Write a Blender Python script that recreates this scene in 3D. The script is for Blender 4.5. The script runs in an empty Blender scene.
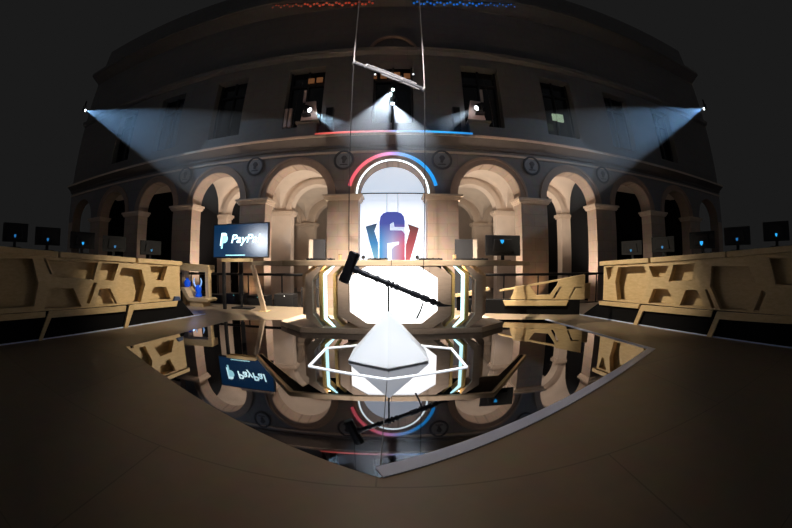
import bpy, bmesh, math, random
from mathutils import Vector, Matrix
random.seed(7)
S = 1.2                      # all lengths below are in units of the camera height (1.2 m)
scene = bpy.context.scene
COL = scene.collection
PI = math.pi

# ------------------------------------------------------------------ materials
def nodes_of(m):
    m.use_nodes = True
    return m.node_tree.nodes, m.node_tree.links

def mat(name, col, rough=0.6, metal=0.0, emit=None, estr=1.0, var=0.0, vscale=6.0, spec=0.5, bump=0.0, stretch=None):
    m = bpy.data.materials.new(name)
    n, l = nodes_of(m)
    b = n['Principled BSDF']
    b.inputs['Base Color'].default_value = (*col, 1)
    b.inputs['Roughness'].default_value = rough
    b.inputs['Metallic'].default_value = metal
    b.inputs['Specular IOR Level'].default_value = spec
    if emit:
        b.inputs['Emission Color'].default_value = (*emit, 1)
        b.inputs['Emission Strength'].default_value = estr
    if var or bump:
        tc = n.new('ShaderNodeTexCoord'); mp = n.new('ShaderNodeMapping')
        nz = n.new('ShaderNodeTexNoise'); nz.inputs['Scale'].default_value = vscale
        nz.inputs['Detail'].default_value = 6
        l.new(tc.outputs['Object'], mp.inputs['Vector'])
        if stretch: mp.inputs['Scale'].default_value = stretch
        l.new(mp.outputs['Vector'], nz.inputs['Vector'])
        if var:
            mx = n.new('ShaderNodeMix'); mx.data_type = 'RGBA'
            mx.inputs['A'].default_value = (*[c * (1 - var) for c in col], 1)
            mx.inputs['B'].default_value = (*[min(1, c * (1 + var)) for c in col], 1)
            l.new(nz.outputs['Fac'], mx.inputs['Factor'])
            l.new(mx.outputs['Result'], b.inputs['Base Color'])
        if bump:
            bp = n.new('ShaderNodeBump'); bp.inputs['Strength'].default_value = bump
            l.new(nz.outputs['Fac'], bp.inputs['Height'])
            l.new(bp.outputs['Normal'], b.inputs['Normal'])
    return m

def brick_mat(name, c1, c2, mortar, scale, w, h, msize, rough, plane='XZ', off=0.5):
    m = bpy.data.materials.new(name)
    n, l = nodes_of(m); b = n['Principled BSDF']
    tc = n.new('ShaderNodeTexCoord'); sx = n.new('ShaderNodeSeparateXYZ'); cx = n.new('ShaderNodeCombineXYZ')
    l.new(tc.outputs['Object'], sx.inputs[0])
    l.new(sx.outputs['X'], cx.inputs['X'])
    l.new(sx.outputs['Z' if plane == 'XZ' else 'Y'], cx.inputs['Y'])
    br = n.new('ShaderNodeTexBrick')
    br.inputs['Color1'].default_value = (*c1, 1); br.inputs['Color2'].default_value = (*c2, 1)
    br.inputs['Mortar'].default_value = (*mortar, 1); br.inputs['Scale'].default_value = scale
    br.inputs['Mortar Size'].default_value = msize; br.inputs['Brick Width'].default_value = w
    br.inputs['Row Height'].default_value = h; br.offset = off
    l.new(cx.outputs[0], br.inputs['Vector'])
    nz = n.new('ShaderNodeTexNoise'); nz.inputs['Scale'].default_value = 5; nz.inputs['Detail'].default_value = 8
    l.new(tc.outputs['Object'], nz.inputs['Vector'])
    mx = n.new('ShaderNodeMix'); mx.data_type = 'RGBA'; mx.blend_type = 'MULTIPLY'
    mx.inputs['Factor'].default_value = 0.35
    l.new(br.outputs['Color'], mx.inputs['A']); l.new(nz.outputs['Color'], mx.inputs['B'])
    l.new(mx.outputs['Result'], b.inputs['Base Color'])
    b.inputs['Roughness'].default_value = rough
    bp = n.new('ShaderNodeBump'); bp.inputs['Strength'].default_value = 0.25; bp.inputs['Distance'].default_value = 0.01
    l.new(nz.outputs['Fac'], bp.inputs['Height']); l.new(bp.outputs['Normal'], b.inputs['Normal'])
    return m

def ramp_emit(name, axis, stops, lo, hi, strength, base=0.02):
    """emission whose colour runs along one world axis (an addressable LED tube)"""
    m = bpy.data.materials.new(name)
    n, l = nodes_of(m); b = n['Principled BSDF']
    b.inputs['Base Color'].default_value = (base, base, base, 1)
    tc = n.new('ShaderNodeTexCoord'); sx = n.new('ShaderNodeSeparateXYZ'); mr = n.new('ShaderNodeMapRange'); cr = n.new('ShaderNodeValToRGB')
    l.new(tc.outputs['Object'], sx.inputs[0]); l.new(sx.outputs[axis], mr.inputs['Value'])
    mr.inputs['From Min'].default_value = lo; mr.inputs['From Max'].default_value = hi
    l.new(mr.outputs[0], cr.inputs['Fac'])
    e = cr.color_ramp.elements
    e[0].position, e[0].color = stops[0][0], (*stops[0][1], 1)
    e[1].position, e[1].color = stops[-1][0], (*stops[-1][1], 1)
    for p, c in stops[1:-1]:
        q = e.new(p); q.color = (*c, 1)
    l.new(cr.outputs['Color'], b.inputs['Emission Color']); b.inputs['Emission Strength'].default_value = strength
    b.inputs['Roughness'].default_value = .9; b.inputs['Specular IOR Level'].default_value = .05
    return m

def wood(name, c1, c2, rough=0.5, stretch=(2, 2, 14)):
    m = bpy.data.materials.new(name)
    n, l = nodes_of(m); b = n['Principled BSDF']
    tc = n.new('ShaderNodeTexCoord'); mp = n.new('ShaderNodeMapping'); mp.inputs['Scale'].default_value = stretch
    nz = n.new('ShaderNodeTexNoise'); nz.inputs['Scale'].default_value = 2.5; nz.inputs['Detail'].default_value = 8; nz.inputs['Distortion'].default_value = 0.6
    cr = n.new('ShaderNodeValToRGB')
    cr.color_ramp.elements[0].position = .3; cr.color_ramp.elements[0].color = (*c1, 1)
    cr.color_ramp.elements[1].position = .7; cr.color_ramp.elements[1].color = (*c2, 1)
    l.new(tc.outputs['Object'], mp.inputs['Vector']); l.new(mp.outputs['Vector'], nz.inputs['Vector'])
    l.new(nz.outputs['Fac'], cr.inputs['Fac']); l.new(cr.outputs['Color'], b.inputs['Base Color'])
    b.inputs['Roughness'].default_value = rough
    return m

M = {}
M['stone'] = brick_mat('stone', (.54, .41, .33), (.47, .36, .29), (.36, .27, .22), 1.0, .9, .42, .006, .85)
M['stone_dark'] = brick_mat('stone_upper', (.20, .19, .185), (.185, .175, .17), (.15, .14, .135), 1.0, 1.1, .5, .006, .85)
M['stone_shaded'] = brick_mat('stone_shaded', (.25, .235, .24), (.23, .215, .22), (.18, .17, .17), 1.0, 1.1, .5, .006, .85)
M['plaster'] = mat('plaster', (.66, .55, .46), .85, var=.12, vscale=2.5, bump=.1)
M['mould'] = mat('moulding', (.58, .47, .38), .8, var=.15, vscale=5)
M['ring_stone'] = mat('ring_stone', (.34, .24, .19), .8, var=.15, vscale=5)
M['soffit_shade'] = mat('cornice_shaded', (.10, .085, .08), .85, var=.15, vscale=5)  # cornice stone with the shade under the lip put into its colour
M['dark_stone'] = mat('roundel_stone', (.22, .23, .26), .7, var=.2, vscale=8)
M['roundel_rim'] = mat('roundel_rim', (.05, .05, .06), .6)
M['plywood'] = wood('plywood', (.52, .38, .20), (.62, .47, .27), .5, (3, 3, 12))
M['desk_wood'] = wood('desk_wood', (.46, .36, .27), (.54, .43, .33), .5, (3, 8, 14))
M['plywood_pale'] = wood('plywood_pale', (.56, .43, .28), (.64, .51, .35), .5, (3, 8, 14))
M['warm_lit_wood'] = wood('warm_lit_wood', (.52, .33, .10), (.60, .41, .15), .5, (3, 8, 14))  # inner frame boards, warm glow put into the wood colour
M['floor'] = brick_mat('stage_boards', (.27, .21, .145), (.24, .187, .13), (.17, .135, .09), 1.0, 2.9, 1.45, .006, .45, 'XY')
M['hall'] = mat('hall_stone', (.12, .11, .10), .6, var=.2, vscale=2)
M['black'] = mat('black_paint', (.012, .012, .014), .5, var=.3, vscale=20)
M['black_cloth'] = mat('black_cloth', (.006, .006, .007), .95, var=.2, vscale=30, spec=.1)
M['charcoal'] = mat('charcoal_plastic', (.016, .017, .02), .8, spec=.12, var=.2, vscale=15)
M['slate'] = mat('slate_panel', (.022, .023, .028), .8, var=.15, vscale=8)
M['rubber'] = mat('hammer_iron', (.016, .016, .022), .38, .3, var=.5, vscale=22, bump=.25)
M['grip'] = mat('hammer_grip', (.012, .013, .018), .5, var=.4, vscale=40, bump=.2)
M['steel'] = mat('steel', (.075, .085, .105), .6, .0, var=.1, vscale=10)
M['wire'] = mat('wire_steel', (.18, .18, .20), .6, .0, var=.1, vscale=10)
M['white_paint'] = mat('white_paint', (.86, .87, .90), .45, var=.02, vscale=5)
M['strip_white'] = mat('strip_white', (.60, .70, 1.0), .35, var=.05, vscale=5)
M['mirror'] = mat('black_mirror', (.26, .26, .275), .02, 1.0, var=.03, vscale=3)
M['panel_emit'] = mat('light_panel', (.8, .8, .8), .5, emit=(.94, .97, 1.0), estr=2.4, var=.02)
M['led_white'] = mat('led_white', (.8, .8, .8), .5, emit=(.80, .95, 1.0), estr=2.2, var=.02)
M['led_cool'] = mat('led_cool', (.7, .8, .8), .5, emit=(.50, .90, 1.0), estr=3.0, var=.02)
M['led_floor'] = mat('led_floor', (.8, .8, .8), .5, emit=(.9, .95, 1.0), estr=1.3, var=.02)
M['lens'] = mat('lamp_lens', (.9, .9, .9), .2, emit=(.92, .97, 1.0), estr=14, var=.02)
M['lens_small'] = mat('pilot_lens', (.9, .9, .9), .2, emit=(.9, .92, 1.0), estr=1.2, var=.02)
M['blue_led'] = mat('blue_emblem', (.0, .1, .2), .4, emit=(.02, .33, .75), estr=1.3, var=.02)
M['blue_dim'] = mat('blue_emblem_dim', (.0, .1, .2), .4, emit=(.02, .16, .42), estr=.9, var=.02)
M['teal_led'] = mat('teal_pilot', (.0, .1, .1), .4, emit=(.15, .5, .55), estr=.8, var=.02)
M['orange_glass'] = mat('lit_transom', (.2, .1, .04), .4, emit=(.30, .12, .045), estr=.35, var=.3, vscale=8)
M['green_glass'] = mat('lit_office_glass', (.2, .3, .2), .3, emit=(.42, .58, .40), estr=.55, var=.3, vscale=3)
M['blue_plastic'] = mat('blue_resin', (.01, .07, .55), .2, emit=(.0, .06, .5), estr=.45, var=.4, vscale=14)
M['blue_pale'] = mat('pale_blue_resin', (.35, .55, .95), .2, emit=(.2, .45, .9), estr=.45, var=.2, vscale=14)
M['red_bulb'] = mat('red_bulb', (.4, .03, .01), .3, emit=(.55, .07, .03), estr=.55, var=.02)
M['azure_bulb'] = mat('azure_bulb', (.0, .1, .4), .3, emit=(.01, .16, .65), estr=.75, var=.02)
M['stone_pink'] = mat('window_reveal_stone', (.55, .42, .38), .8, var=.1, vscale=6)
M['glass_dark'] = mat('dark_glass', (.01, .012, .015), .15, var=.2, vscale=3)
M['screen_text'] = mat('screen_text', (.8, .9, .95), .4, emit=(.55, .90, 1.0), estr=1.9, var=.02)
M['emblem_teal'] = mat('screen_emblem', (.5, .8, .85), .4, emit=(.22, .66, .85), estr=1.2, var=.02)
M['cloth_white'] = mat('backdrop_cloth', (.75, .80, .88), .8, emit=(.66, .80, .98), estr=.70, var=.03, vscale=1.5)
M['logo_red'] = ramp_emit('logo_red', 'Z', [(0, (.95, .16, .20)), (.5, (.55, .05, .08)), (1, (.10, .02, .025))], .15 * S, 1.05 * S, .75, .02)
M['logo_blue'] = ramp_emit('logo_blue', 'Z', [(0, (.30, .72, .95)), (.45, (.02, .32, .75)), (1, (.01, .06, .14))], .15 * S, 1.05 * S, .75, .02)
M['led_ledge'] = ramp_emit('led_ledge', 'X', [(0, (.25, .03, .02)), (.2, (.9, .16, .14)), (.44, (.75, .35, .45)), (.52, (.35, .5, .95)), (.75, (.03, .38, .9)), (1, (.02, .16, .45))], -2.25 * S, 2.3 * S, 1.35)
M['led_arch'] = ramp_emit('led_arch', 'X', [(0, (.45, .06, .08)), (.25, (.62, .11, .14)), (.45, (.55, .25, .50)), (.6, (.16, .30, .62)), (.8, (.02, .24, .60)), (1, (.01, .17, .45))], -1.2 * S, 1.2 * S, 1.9)

# blue / violet / pink print of the big numeral
def numeral_mat():
    m = bpy.data.materials.new('logo_numeral'); n, l = nodes_of(m); b = n['Principled BSDF']
    tc = n.new('ShaderNodeTexCoord'); sx = n.new('ShaderNodeSeparateXYZ'); l.new(tc.outputs['Object'], sx.inputs[0])
    mz = n.new('ShaderNodeMapRange'); mz.inputs['From Min'].default_value = .1 * S; mz.inputs['From Max'].default_value = 1.4 * S
    l.new(sx.outputs['Z'], mz.inputs['Value'])
    mxr = n.new('ShaderNodeMapRange'); mxr.inputs['From Min'].default_value = -.3 * S; mxr.inputs['From Max'].default_value = .3 * S
    l.new(sx.outputs['X'], mxr.inputs['Value'])
    low = n.new('ShaderNodeValToRGB'); e = low.color_ramp.elements
    e[0].color = (.10, .46, .90, 1); e[1].color = (.90, .16, .22, 1)
    q = e.new(.5); q.color = (.68, .62, .86, 1)
    l.new(mxr.outputs[0], low.inputs['Fac'])
    cr = n.new('ShaderNodeValToRGB'); e = cr.color_ramp.elements
    e[0].position = .3; e[0].color = (0, 0, 0, 1); e[1].position = .75; e[1].color = (1, 1, 1, 1)
    l.new(mz.outputs[0], cr.inputs['Fac'])
    mx = n.new('ShaderNodeMix'); mx.data_type = 'RGBA'
    l.new(cr.outputs['Color'], mx.inputs['Factor']); l.new(low.outputs['Color'], mx.inputs['A'])
    mx.inputs['B'].default_value = (.05, .08, .42, 1)
    l.new(mx.outputs['Result'], b.inputs['Emission Color']); b.inputs['Base Color'].default_value = (.012, .012, .02, 1); b.inputs['Roughness'].default_value = .9; b.inputs['Specular IOR Level'].default_value = .05
    b.inputs['Emission Strength'].default_value = .85
    return m
M['logo_six'] = numeral_mat()
M['screen_blue'] = mat('screen_blue', (.01, .02, .04), .18, emit=(.004, .030, .085), estr=.9, var=.15, vscale=2)

# ------------------------------------------------------------------ object helpers
class MB:
    def __init__(s): s.bm = bmesh.new()
    def v(s, p): return s.bm.verts.new(p)
    def face(s, pts):
        try: s.bm.faces.new([s.v(p) for p in pts])
        except ValueError: pass
    def box(s, x0, x1, d0, d1, h0, h1):
        c = [s.v(p) for p in ((x0, d0, h0), (x1, d0, h0), (x1, d1, h0), (x0, d1, h0), (x0, d0, h1), (x1, d0, h1), (x1, d1, h1), (x0, d1, h1))]
        for f in ((3, 2, 1, 0), (4, 5, 6, 7), (0, 1, 5, 4), (1, 2, 6, 5), (2, 3, 7, 6), (3, 0, 4, 7)): s.bm.faces.new([c[i] for i in f])
        return s
    def prism(s, poly, f, w0, w1):
        """polygon (u,v) extruded from w0 to w1; f(u,v,w) -> point"""
        a = [s.v(f(u, v, w0)) for u, v in poly]; b = [s.v(f(u, v, w1)) for u, v in poly]
        s.bm.faces.new(a); s.bm.faces.new(b[::-1])
        k = len(poly)
        for i in range(k): s.bm.faces.new((a[i], b[i], b[(i + 1) % k], a[(i + 1) % k]))
        return s
    def board(s, outline, holes, f, w0, w1):
        """a board with cut-outs"""
        t = bmesh.new(); ed = []
        for loop in [outline] + holes:
            vs = [t.verts.new((u, v, 0)) for u, v in loop]
            ed += [t.edges.new((vs[i], vs[(i + 1) % len(vs)])) for i in range(len(vs))]
        bmesh.ops.triangle_fill(t, use_beauty=True, use_dissolve=False, edges=ed, normal=(0, 0, 1))
        t.verts.index_update()
        A = [s.v(f(v.co.x, v.co.y, w0)) for v in t.verts]; B = [s.v(f(v.co.x, v.co.y, w1)) for v in t.verts]
        for fc in t.faces:
            ix = [v.index for v in fc.verts]
            s.bm.faces.new([A[i] for i in ix]); s.bm.faces.new([B[i] for i in ix[::-1]])
        for e in ed:
            if e.is_valid:
                i, j = e.verts[0].index, e.verts[1].index
                s.bm.faces.new((A[i], A[j], B[j], B[i]))
        t.free(); return s
    def tube(s, pts, r, n=8, closed=False):
        pts = [Vector(p) for p in pts]; k = len(pts); rings = []
        rr = r if isinstance(r, (list, tuple)) else [r] * k
        prev = None
        for i, p in enumerate(pts):
            if closed: t = pts[(i + 1) % k] - pts[i - 1]
            else: t = pts[min(i + 1, k - 1)] - pts[max(i - 1, 0)]
            t.normalize()
            ref = prev if prev is not None else (Vector((0, 0, 1)) if abs(t.z) < .9 else Vector((1, 0, 0)))
            u = (ref - t * ref.dot(t)).normalized(); prev = u; w = t.cross(u)
            rings.append([s.v(p + (u * math.cos(2 * PI * j / n) + w * math.sin(2 * PI * j / n)) * rr[i]) for j in range(n)])
        for i in range(k if closed else k - 1):
            a, b = rings[i], rings[(i + 1) % k]
            for j in range(n): s.bm.faces.new((a[j], a[(j + 1) % n], b[(j + 1) % n], b[j]))
        if not closed: s.bm.faces.new(rings[0][::-1]); s.bm.faces.new(rings[-1])
        return s
    def sphere(s, c, r, sub=2):
        bmesh.ops.create_icosphere(s.bm, subdivisions=sub, radius=r, matrix=Matrix.Translation(c)); return s
    def build(s, name, m, parent=None, bevel=0.0, smooth=False, off=None):
        bmesh.ops.recalc_face_normals(s.bm, faces=s.bm.faces)
        o0 = Vector(off) if off is not None else Vector((0, 0, 0))
        base = Vector((0, 0, 0)); q = parent
        while q is not None: base += q.location; q = q.parent
        for v in s.bm.verts: v.co = v.co * S - base - o0 * S
        me = bpy.data.meshes.new(name); s.bm.to_mesh(me); s.bm.free()
        if smooth:
            for p in me.polygons: p.use_smooth = True
        me.materials.append(m)
        o = bpy.data.objects.new(name, me); COL.objects.link(o)
        o.location = o0 * S
        if parent: o.parent = parent
        if bevel:
            b = o.modifiers.new('edge', 'BEVEL'); b.width = bevel * S; b.segments = 2; b.limit_method = 'ANGLE'; b.angle_limit = math.radians(40)
        return o

def tag(o, label=None, cat=None, group=None, kind=None):
    if label: o['label'] = label
    if cat: o['category'] = cat
    if group: o['group'] = group
    if kind: o['kind'] = kind
    return o
def thing(name, loc, label, cat, group=None):
    o = bpy.data.objects.new(name, None); COL.objects.link(o); o.empty_display_size = .1
    o.location = Vector(loc) * S
    return tag(o, label, cat, group)
def struct(o): return tag(o, kind='structure')
W0 = lambda u, v, w: (u, w, v)       # u = x, v = height, w = depth
FL = lambda u, v, w: (u, v, w)       # plan polygon
def arc(cx, cy, r, a0, a1, n): return [(cx + r * math.cos(math.radians(a0 + (a1 - a0) * i / n)), cy + r * math.sin(math.radians(a0 + (a1 - a0) * i / n))) for i in range(n + 1)]

# ------------------------------------------------------------------ hall: arcades, vaults, upper wall
PITCH, HW, SPR = 2.76, .945, 2.92
HALL = -.3
def arcade(name, d0, d1, top, m, n=5, hw=HW, spr=SPR):
    b = MB()
    for k in range(-n, n + 1):
        cx = k * PITCH; A = [(cx - hw, HALL)]; B = [(cx - PITCH / 2, HALL)]
        A.append((cx - hw, spr)); B.append((cx - PITCH / 2, spr))
        ac = math.degrees(math.atan2(top - spr, PITCH / 2))
        angs = sorted(set([180 - i * 6 for i in range(1, 30)] + [ac, 180 - ac]), reverse=True)
        for a in angs:
            r = math.radians(a); ca, sa = math.cos(r), math.sin(r)
            A.append((cx + hw * ca, spr + hw * sa))
            t = min(PITCH / 2 / abs(ca) if abs(ca) > 1e-6 else 1e9, (top - spr) / sa)
            B.append((cx + t * ca, spr + t * sa))
        A += [(cx + hw, spr), (cx + hw, HALL)]; B += [(cx + PITCH / 2, spr), (cx + PITCH / 2, HALL)]
        for i in range(len(A) - 1):
            for d in (d0, d1):
                b.face([(A[i][0], d, A[i][1]), (A[i + 1][0], d, A[i + 1][1]), (B[i + 1][0], d, B[i + 1][1]), (B[i][0], d, B[i][1])])
            b.face([(A[i][0], d0, A[i][1]), (A[i + 1][0], d0, A[i + 1][1]), (A[i + 1][0], d1, A[i + 1][1]), (A[i][0], d1, A[i][1])])
    bmesh.ops.remove_doubles(b.bm, verts=b.bm.verts, dist=1e-4)
    w = struct(b.build(name, m))
    if name == 'wall_front':        # shade above the imposts put into a darker copy of the stone
        w.data.materials.append(M['stone_shaded'])
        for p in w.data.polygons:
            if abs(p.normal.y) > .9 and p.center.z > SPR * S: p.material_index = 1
    return w
WD = 8.9
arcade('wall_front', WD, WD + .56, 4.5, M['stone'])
arcade('wall_gallery', 11.4, 11.8, 4.5, M['plaster'])
arcade('wall_cloister', 15.0, 15.4, 4.5, M['plaster'])
b = MB(); b.box(-15, 15, 17.2, 17.4, HALL, 4.6); struct(b.build('wall_back', M['plaster']))
# groin vaults over the two galleries
def vaults(name, d0, d1):
    b = MB(); dm, hb, ha = (d0 + d1) / 2, (d1 - d0) / 2, PITCH / 2
    for k in range(-5, 6):
        N = 14; g = []
        for i in range(N + 1):
            row = []
            for j in range(N + 1):
                x = -1 + 2 * i / N; y = -1 + 2 * j / N
                h = SPR + .08 + 1.14 * max(math.sqrt(max(0, 1 - x * x)), math.sqrt(max(0, 1 - y * y)))
                row.append(b.v((k * PITCH + x * ha, dm + y * hb, h)))
            g.append(row)
        for i in range(N):
            for j in range(N): b.bm.faces.new((g[i][j], g[i + 1][j], g[i + 1][j + 1], g[i][j + 1]))
    return struct(b.build(name, M['plaster'], smooth=True))
vaults('ceiling_gallery', WD + .56, 11.4); vaults('ceiling_cloister', 11.8, 15.0)
# piers between the bays of the galleries
for nm, d in (('wall_bay_front', 10.43), ):
    pass
for q, nm in ((-1, 'wall_light_block_left'), (1, 'wall_light_block_right')):     # added black sheets that block gallery light from the outer arches
    for d0, d1 in ((WD + .58, 11.38), (11.82, 14.98)):
        b = MB(); b.box(q * 2.5 * PITCH - .02, q * 2.5 * PITCH + .02, d0, d1, HALL, 4.2); struct(b.build(nm, M['black_cloth']))
    b = MB(); b.box(min(q * 2.5 * PITCH, q * 5.5 * PITCH), max(q * 2.5 * PITCH, q * 5.5 * PITCH), 10.9, 10.94, HALL, 4.1); struct(b.build(nm, M['black_cloth']))
# hall floor, stage floor
b = MB(); b.box(-15.5, 15.5, -4, 17.4, HALL - .1, HALL); struct(b.build('ground', M['hall']))
MIR = [(.015, 1.286), (3.137, 2.80), (2.83, 5.40), (0, 6.25), (-2.83, 5.25), (-3.163, 2.79)]
b = MB(); b.board([(-7.2, -2.2), (7.2, -2.2), (7.2, 7.36), (-7.2, 7.36)], [MIR], FL, -.28, 0); struct(b.build('floor', M['floor']))
# upper wall with recessed windows, cornices, attic, ceiling
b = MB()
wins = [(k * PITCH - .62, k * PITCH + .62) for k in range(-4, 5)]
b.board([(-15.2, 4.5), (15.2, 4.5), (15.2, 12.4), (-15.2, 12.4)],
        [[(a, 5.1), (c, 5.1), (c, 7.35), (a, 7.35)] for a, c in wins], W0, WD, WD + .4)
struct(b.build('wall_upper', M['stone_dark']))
for i, (a, c) in enumerate(wins):
    f = MB(); f.box(a, a + .06, WD + .3, WD + .38, 5.1, 7.35); f.box(c - .06, c, WD + .3, WD + .38, 5.1, 7.35)
    f.box(a, c, WD + .3, WD + .38, 6.75, 6.82); f.box((a + c) / 2 - .03, (a + c) / 2 + .03, WD + .3, WD + .38, 5.1, 7.35)
    fr = struct(f.build('window_%d' % (i + 1), M['black']))
    g = MB(); g.box(a, c, WD + .38, WD + .4, 5.1, 7.35); g.build('pane', M['glass_dark'], fr)
k = 20
for px, h in ((-2.66, 6.95), (-2.38, 6.96), (-2.02, 6.97), (-.62, 6.97), (-.3, 6.98), (.12, 7.03), (.44, 6.98), (1.62, 6.96), (1.96, 6.95)):
    f = MB(); f.box(px - .1, px + .1, WD + .24, WD + .29, h - .09, h + .09); struct(f.build('window_%d' % k, M['orange_glass'])); k += 1
f = MB(); f.box(5.13, 5.27, WD - .06, WD - .005, 5.62, 5.86); f.box(5.31, 5.55, WD - .06, WD - .005, 5.6, 5.88)
struct(f.build('window_%d' % k, M['green_glass']))
b = MB()   # main cornice: stepped profile
prof = [(WD, 4.62), (WD - .36, 4.62), (WD - .36, 4.56), (WD - .30, 4.52), (WD - .16, 4.44), (WD - .08, 4.38), (WD - .08, 4.3), (WD, 4.3)]
b.prism([(d, h) for d, h in prof], lambda u, v, w: (w, u, v), -15.2, 15.2); struct(b.build('trim_1', M['soffit_shade']))
b = MB(); b.box(-15.2, 15.2, WD - .375, WD - .30, 4.555, 4.63); struct(b.build('trim_38', M['mould']))
b = MB(); b.box(-15.2, 15.2, WD - .05, WD, 4.14, 4.20); struct(b.build('trim_2', M['mould']))
b = MB(); b.prism([(WD, 7.9), (WD - .22, 7.9), (WD - .18, 7.78), (WD - .05, 7.7), (WD, 7.7)], lambda u, v, w: (w, u, v), -15.2, 15.2); struct(b.build('trim_3', M['stone_dark']))
b = MB(); b.tube([(x, WD - .06, h) for x, h in arc(0, 7.75, .75, 20, 160, 16)], .07, 6); struct(b.build('trim_4', M['ring_stone']))
b = MB()
b.prism([(WD, 10.6), (WD - .7, 10.6), (WD - .7, 10.45), (WD - .3, 10.3), (WD, 10.2)], lambda u, v, w: (w, u, v), -15.2, 15.2)
struct(b.build('trim_5', M['stone_dark']))

# archivolts, imposts, roundels
t = 6
for k in range(-4, 5):
    cx = k * PITCH
    b = MB()
    out, inn = arc(cx, SPR, 1.17, 0, 180, 30), arc(cx, SPR, 1.10, 0, 180, 30)
    b.board(out + inn[::-1], [], W0, WD - .07, WD - .001)
    out, inn = arc(cx, SPR, 1.10, 0, 180, 30), arc(cx, SPR, .95, 0, 180, 30)
    b.board(out + inn[::-1], [], W0, WD - .035, WD - .001)
    struct(b.build('trim_%d' % t, M['ring_stone'])); t += 1
for k in range(-5, 5):
    cx = (k + .5) * PITCH; hw = PITCH / 2 - HW
    b = MB()
    for dd, h0, h1 in ((.05, 2.76, 2.80), (.08, 2.80, 2.86), (.12, 2.86, 2.92)):
        b.box(cx - hw - dd, cx + hw + dd, WD - dd, WD + .56 + dd * .5, h0, h1)
    struct(b.build('trim_%d' % t, M['mould'])); t += 1
for d0, d1 in ((11.4, 11.8), (15.0, 15.4)):
    for k in range(-4, 4):
        cx = (k + .5) * PITCH; hw = PITCH / 2 - HW
        b = MB()
        for dd, h0, h1 in ((.05, 2.76, 2.82), (.10, 2.82, 2.92)):
            b.box(cx - hw - dd, cx + hw + dd, d0 - dd, d1 + dd * .5, h0, h1)
        struct(b.build('trim_%d' % t, M['mould'])); t += 1
    for k in range(-3, 4):
        cx = k * PITCH; b = MB()
        out, inn = arc(cx, SPR, 1.14, 0, 180, 30), arc(cx, SPR, .95, 0, 180, 30)
        b.board(out + inn[::-1], [], W0, d0 - .06, d0 - .001)
        struct(b.build('trim_%d' % t, M['plaster'])); t += 1
RND = {-3: 'round carved medallion on the wall above the outermost lit arch column at far left', -2: 'round carved medallion between the two arches left of the arch over the blue screen',
       -1: 'round carved medallion just left of the pink side of the glowing arch', 0: 'round carved medallion just right of the blue side of the glowing arch',
       1: 'round carved medallion above the pillar behind the dark monitor with shield', 2: 'round carved medallion on the wall above the outermost lit arch column at far right'}
for k, lab in RND.items():
    cx = (k + .5) * PITCH; ch = 3.93
    o = thing('wall_roundel', (cx, WD, ch), lab, 'medallion')
    b = MB(); b.tube([(cx + .265 * math.cos(a * PI / 18), WD - .03, ch + .265 * math.sin(a * PI / 18)) for a in range(36)], .035, 8, True); b.build('rim', M['roundel_rim'], o, smooth=True)
    b = MB(); b.prism(arc(cx, ch, .235, 0, 350, 35), W0, WD - .03, WD - .001); b.build('disc', M['dark_stone'], o)
    b = MB()
    b.prism([(cx - .05, ch - .08), (cx + .02, ch - .1), (cx + .05, ch - .02), (cx + .1, ch + .05), (cx + .05, ch + .13), (cx - .03, ch + .13), (cx - .08, ch + .06), (cx - .04, ch)], W0, WD - .06, WD - .03)
    b.prism([(cx - .12, ch - .15), (cx + .12, ch - .15), (cx + .1, ch - .12), (cx - .1, ch - .12)], W0, WD - .05, WD - .03)
    b.build('relief', M['roundel_rim'], o, bevel=.008)

# ------------------------------------------------------------------ central arch: backdrop, LED tubes, emblem
b = MB()
b.prism([(-HW - .02, HALL)] + arc(0, SPR, HW + .02, 180, 0, 36) + [(HW + .02, HALL)], W0, WD + .57, WD + .60)
tag(b.build('backdrop_screen', M['cloth_white']), 'tall white backlit screen filling the central arch', 'backdrop', kind='thing')
b = MB(); b.tube([(x, WD - .10, h) for x, h in arc(0, SPR - .06, 1.22, 14, 166, 40)], .05, 8)
tag(b.build('neon_tube', M['led_arch'], smooth=True), 'pink to blue glowing tube curving over the central arch', 'light tube')
b = MB(); b.tube([(x, WD - .045, h) for x, h in [(-.985, 2.93)] + arc(0, SPR, .985, 179, 1, 40) + [(.985, 2.93)]], .024, 8)
tag(b.build('light_tube', M['led_white'], smooth=True), 'white glowing tube lining the edge of the central arch opening', 'light tube')
b = MB(); b.tube([(-2.2, WD - .32, 4.66), (-1, WD - .32, 4.66), (0, WD - .32, 4.66), (1, WD - .32, 4.66), (2.25, WD - .32, 4.66)], .055, 8)
tag(b.build('ledge_light_bar', M['led_ledge'], smooth=True), 'long red to blue light bar lying on the stone ledge above the arches', 'light bar')
b = MB(); b.box(-.93, .93, WD + .02, WD + .05, 2.935, 2.965)
cross = tag(b.build('hanging_crossbar', M['black']), 'thin dark crossbar spanning the central arch at its springing', 'crossbar')
def lg(px, py):       # face of the emblem, traced on the plane of the arch
    sc = .0265 * 8.8 / 8.8
    return (-.72 + (px - 52) / 458 * 1.42, 1.0 + (490 - py) / 420 * 1.39)
o = thing('emblem_sign', (0, WD - .16, 1.0), 'blue and red numeral six sign with angular wings standing in the central arch', 'sign')
six = [(170, 520), (172, 150), (180, 108), (205, 82), (240, 70), (320, 70), (358, 82), (380, 108), (388, 150), (388, 192), (300, 192), (292, 150), (262, 168), (262, 220), (365, 222), (388, 248), (388, 520), (275, 520), (275, 375), (300, 345), (335, 335), (340, 310), (240, 322), (240, 520)]
b = MB(); b.board([lg(*p) for p in six], [], W0, WD - .2, WD - .12); b.build('numeral', M['logo_six'], o, off=(0, 0, 0))
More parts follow.
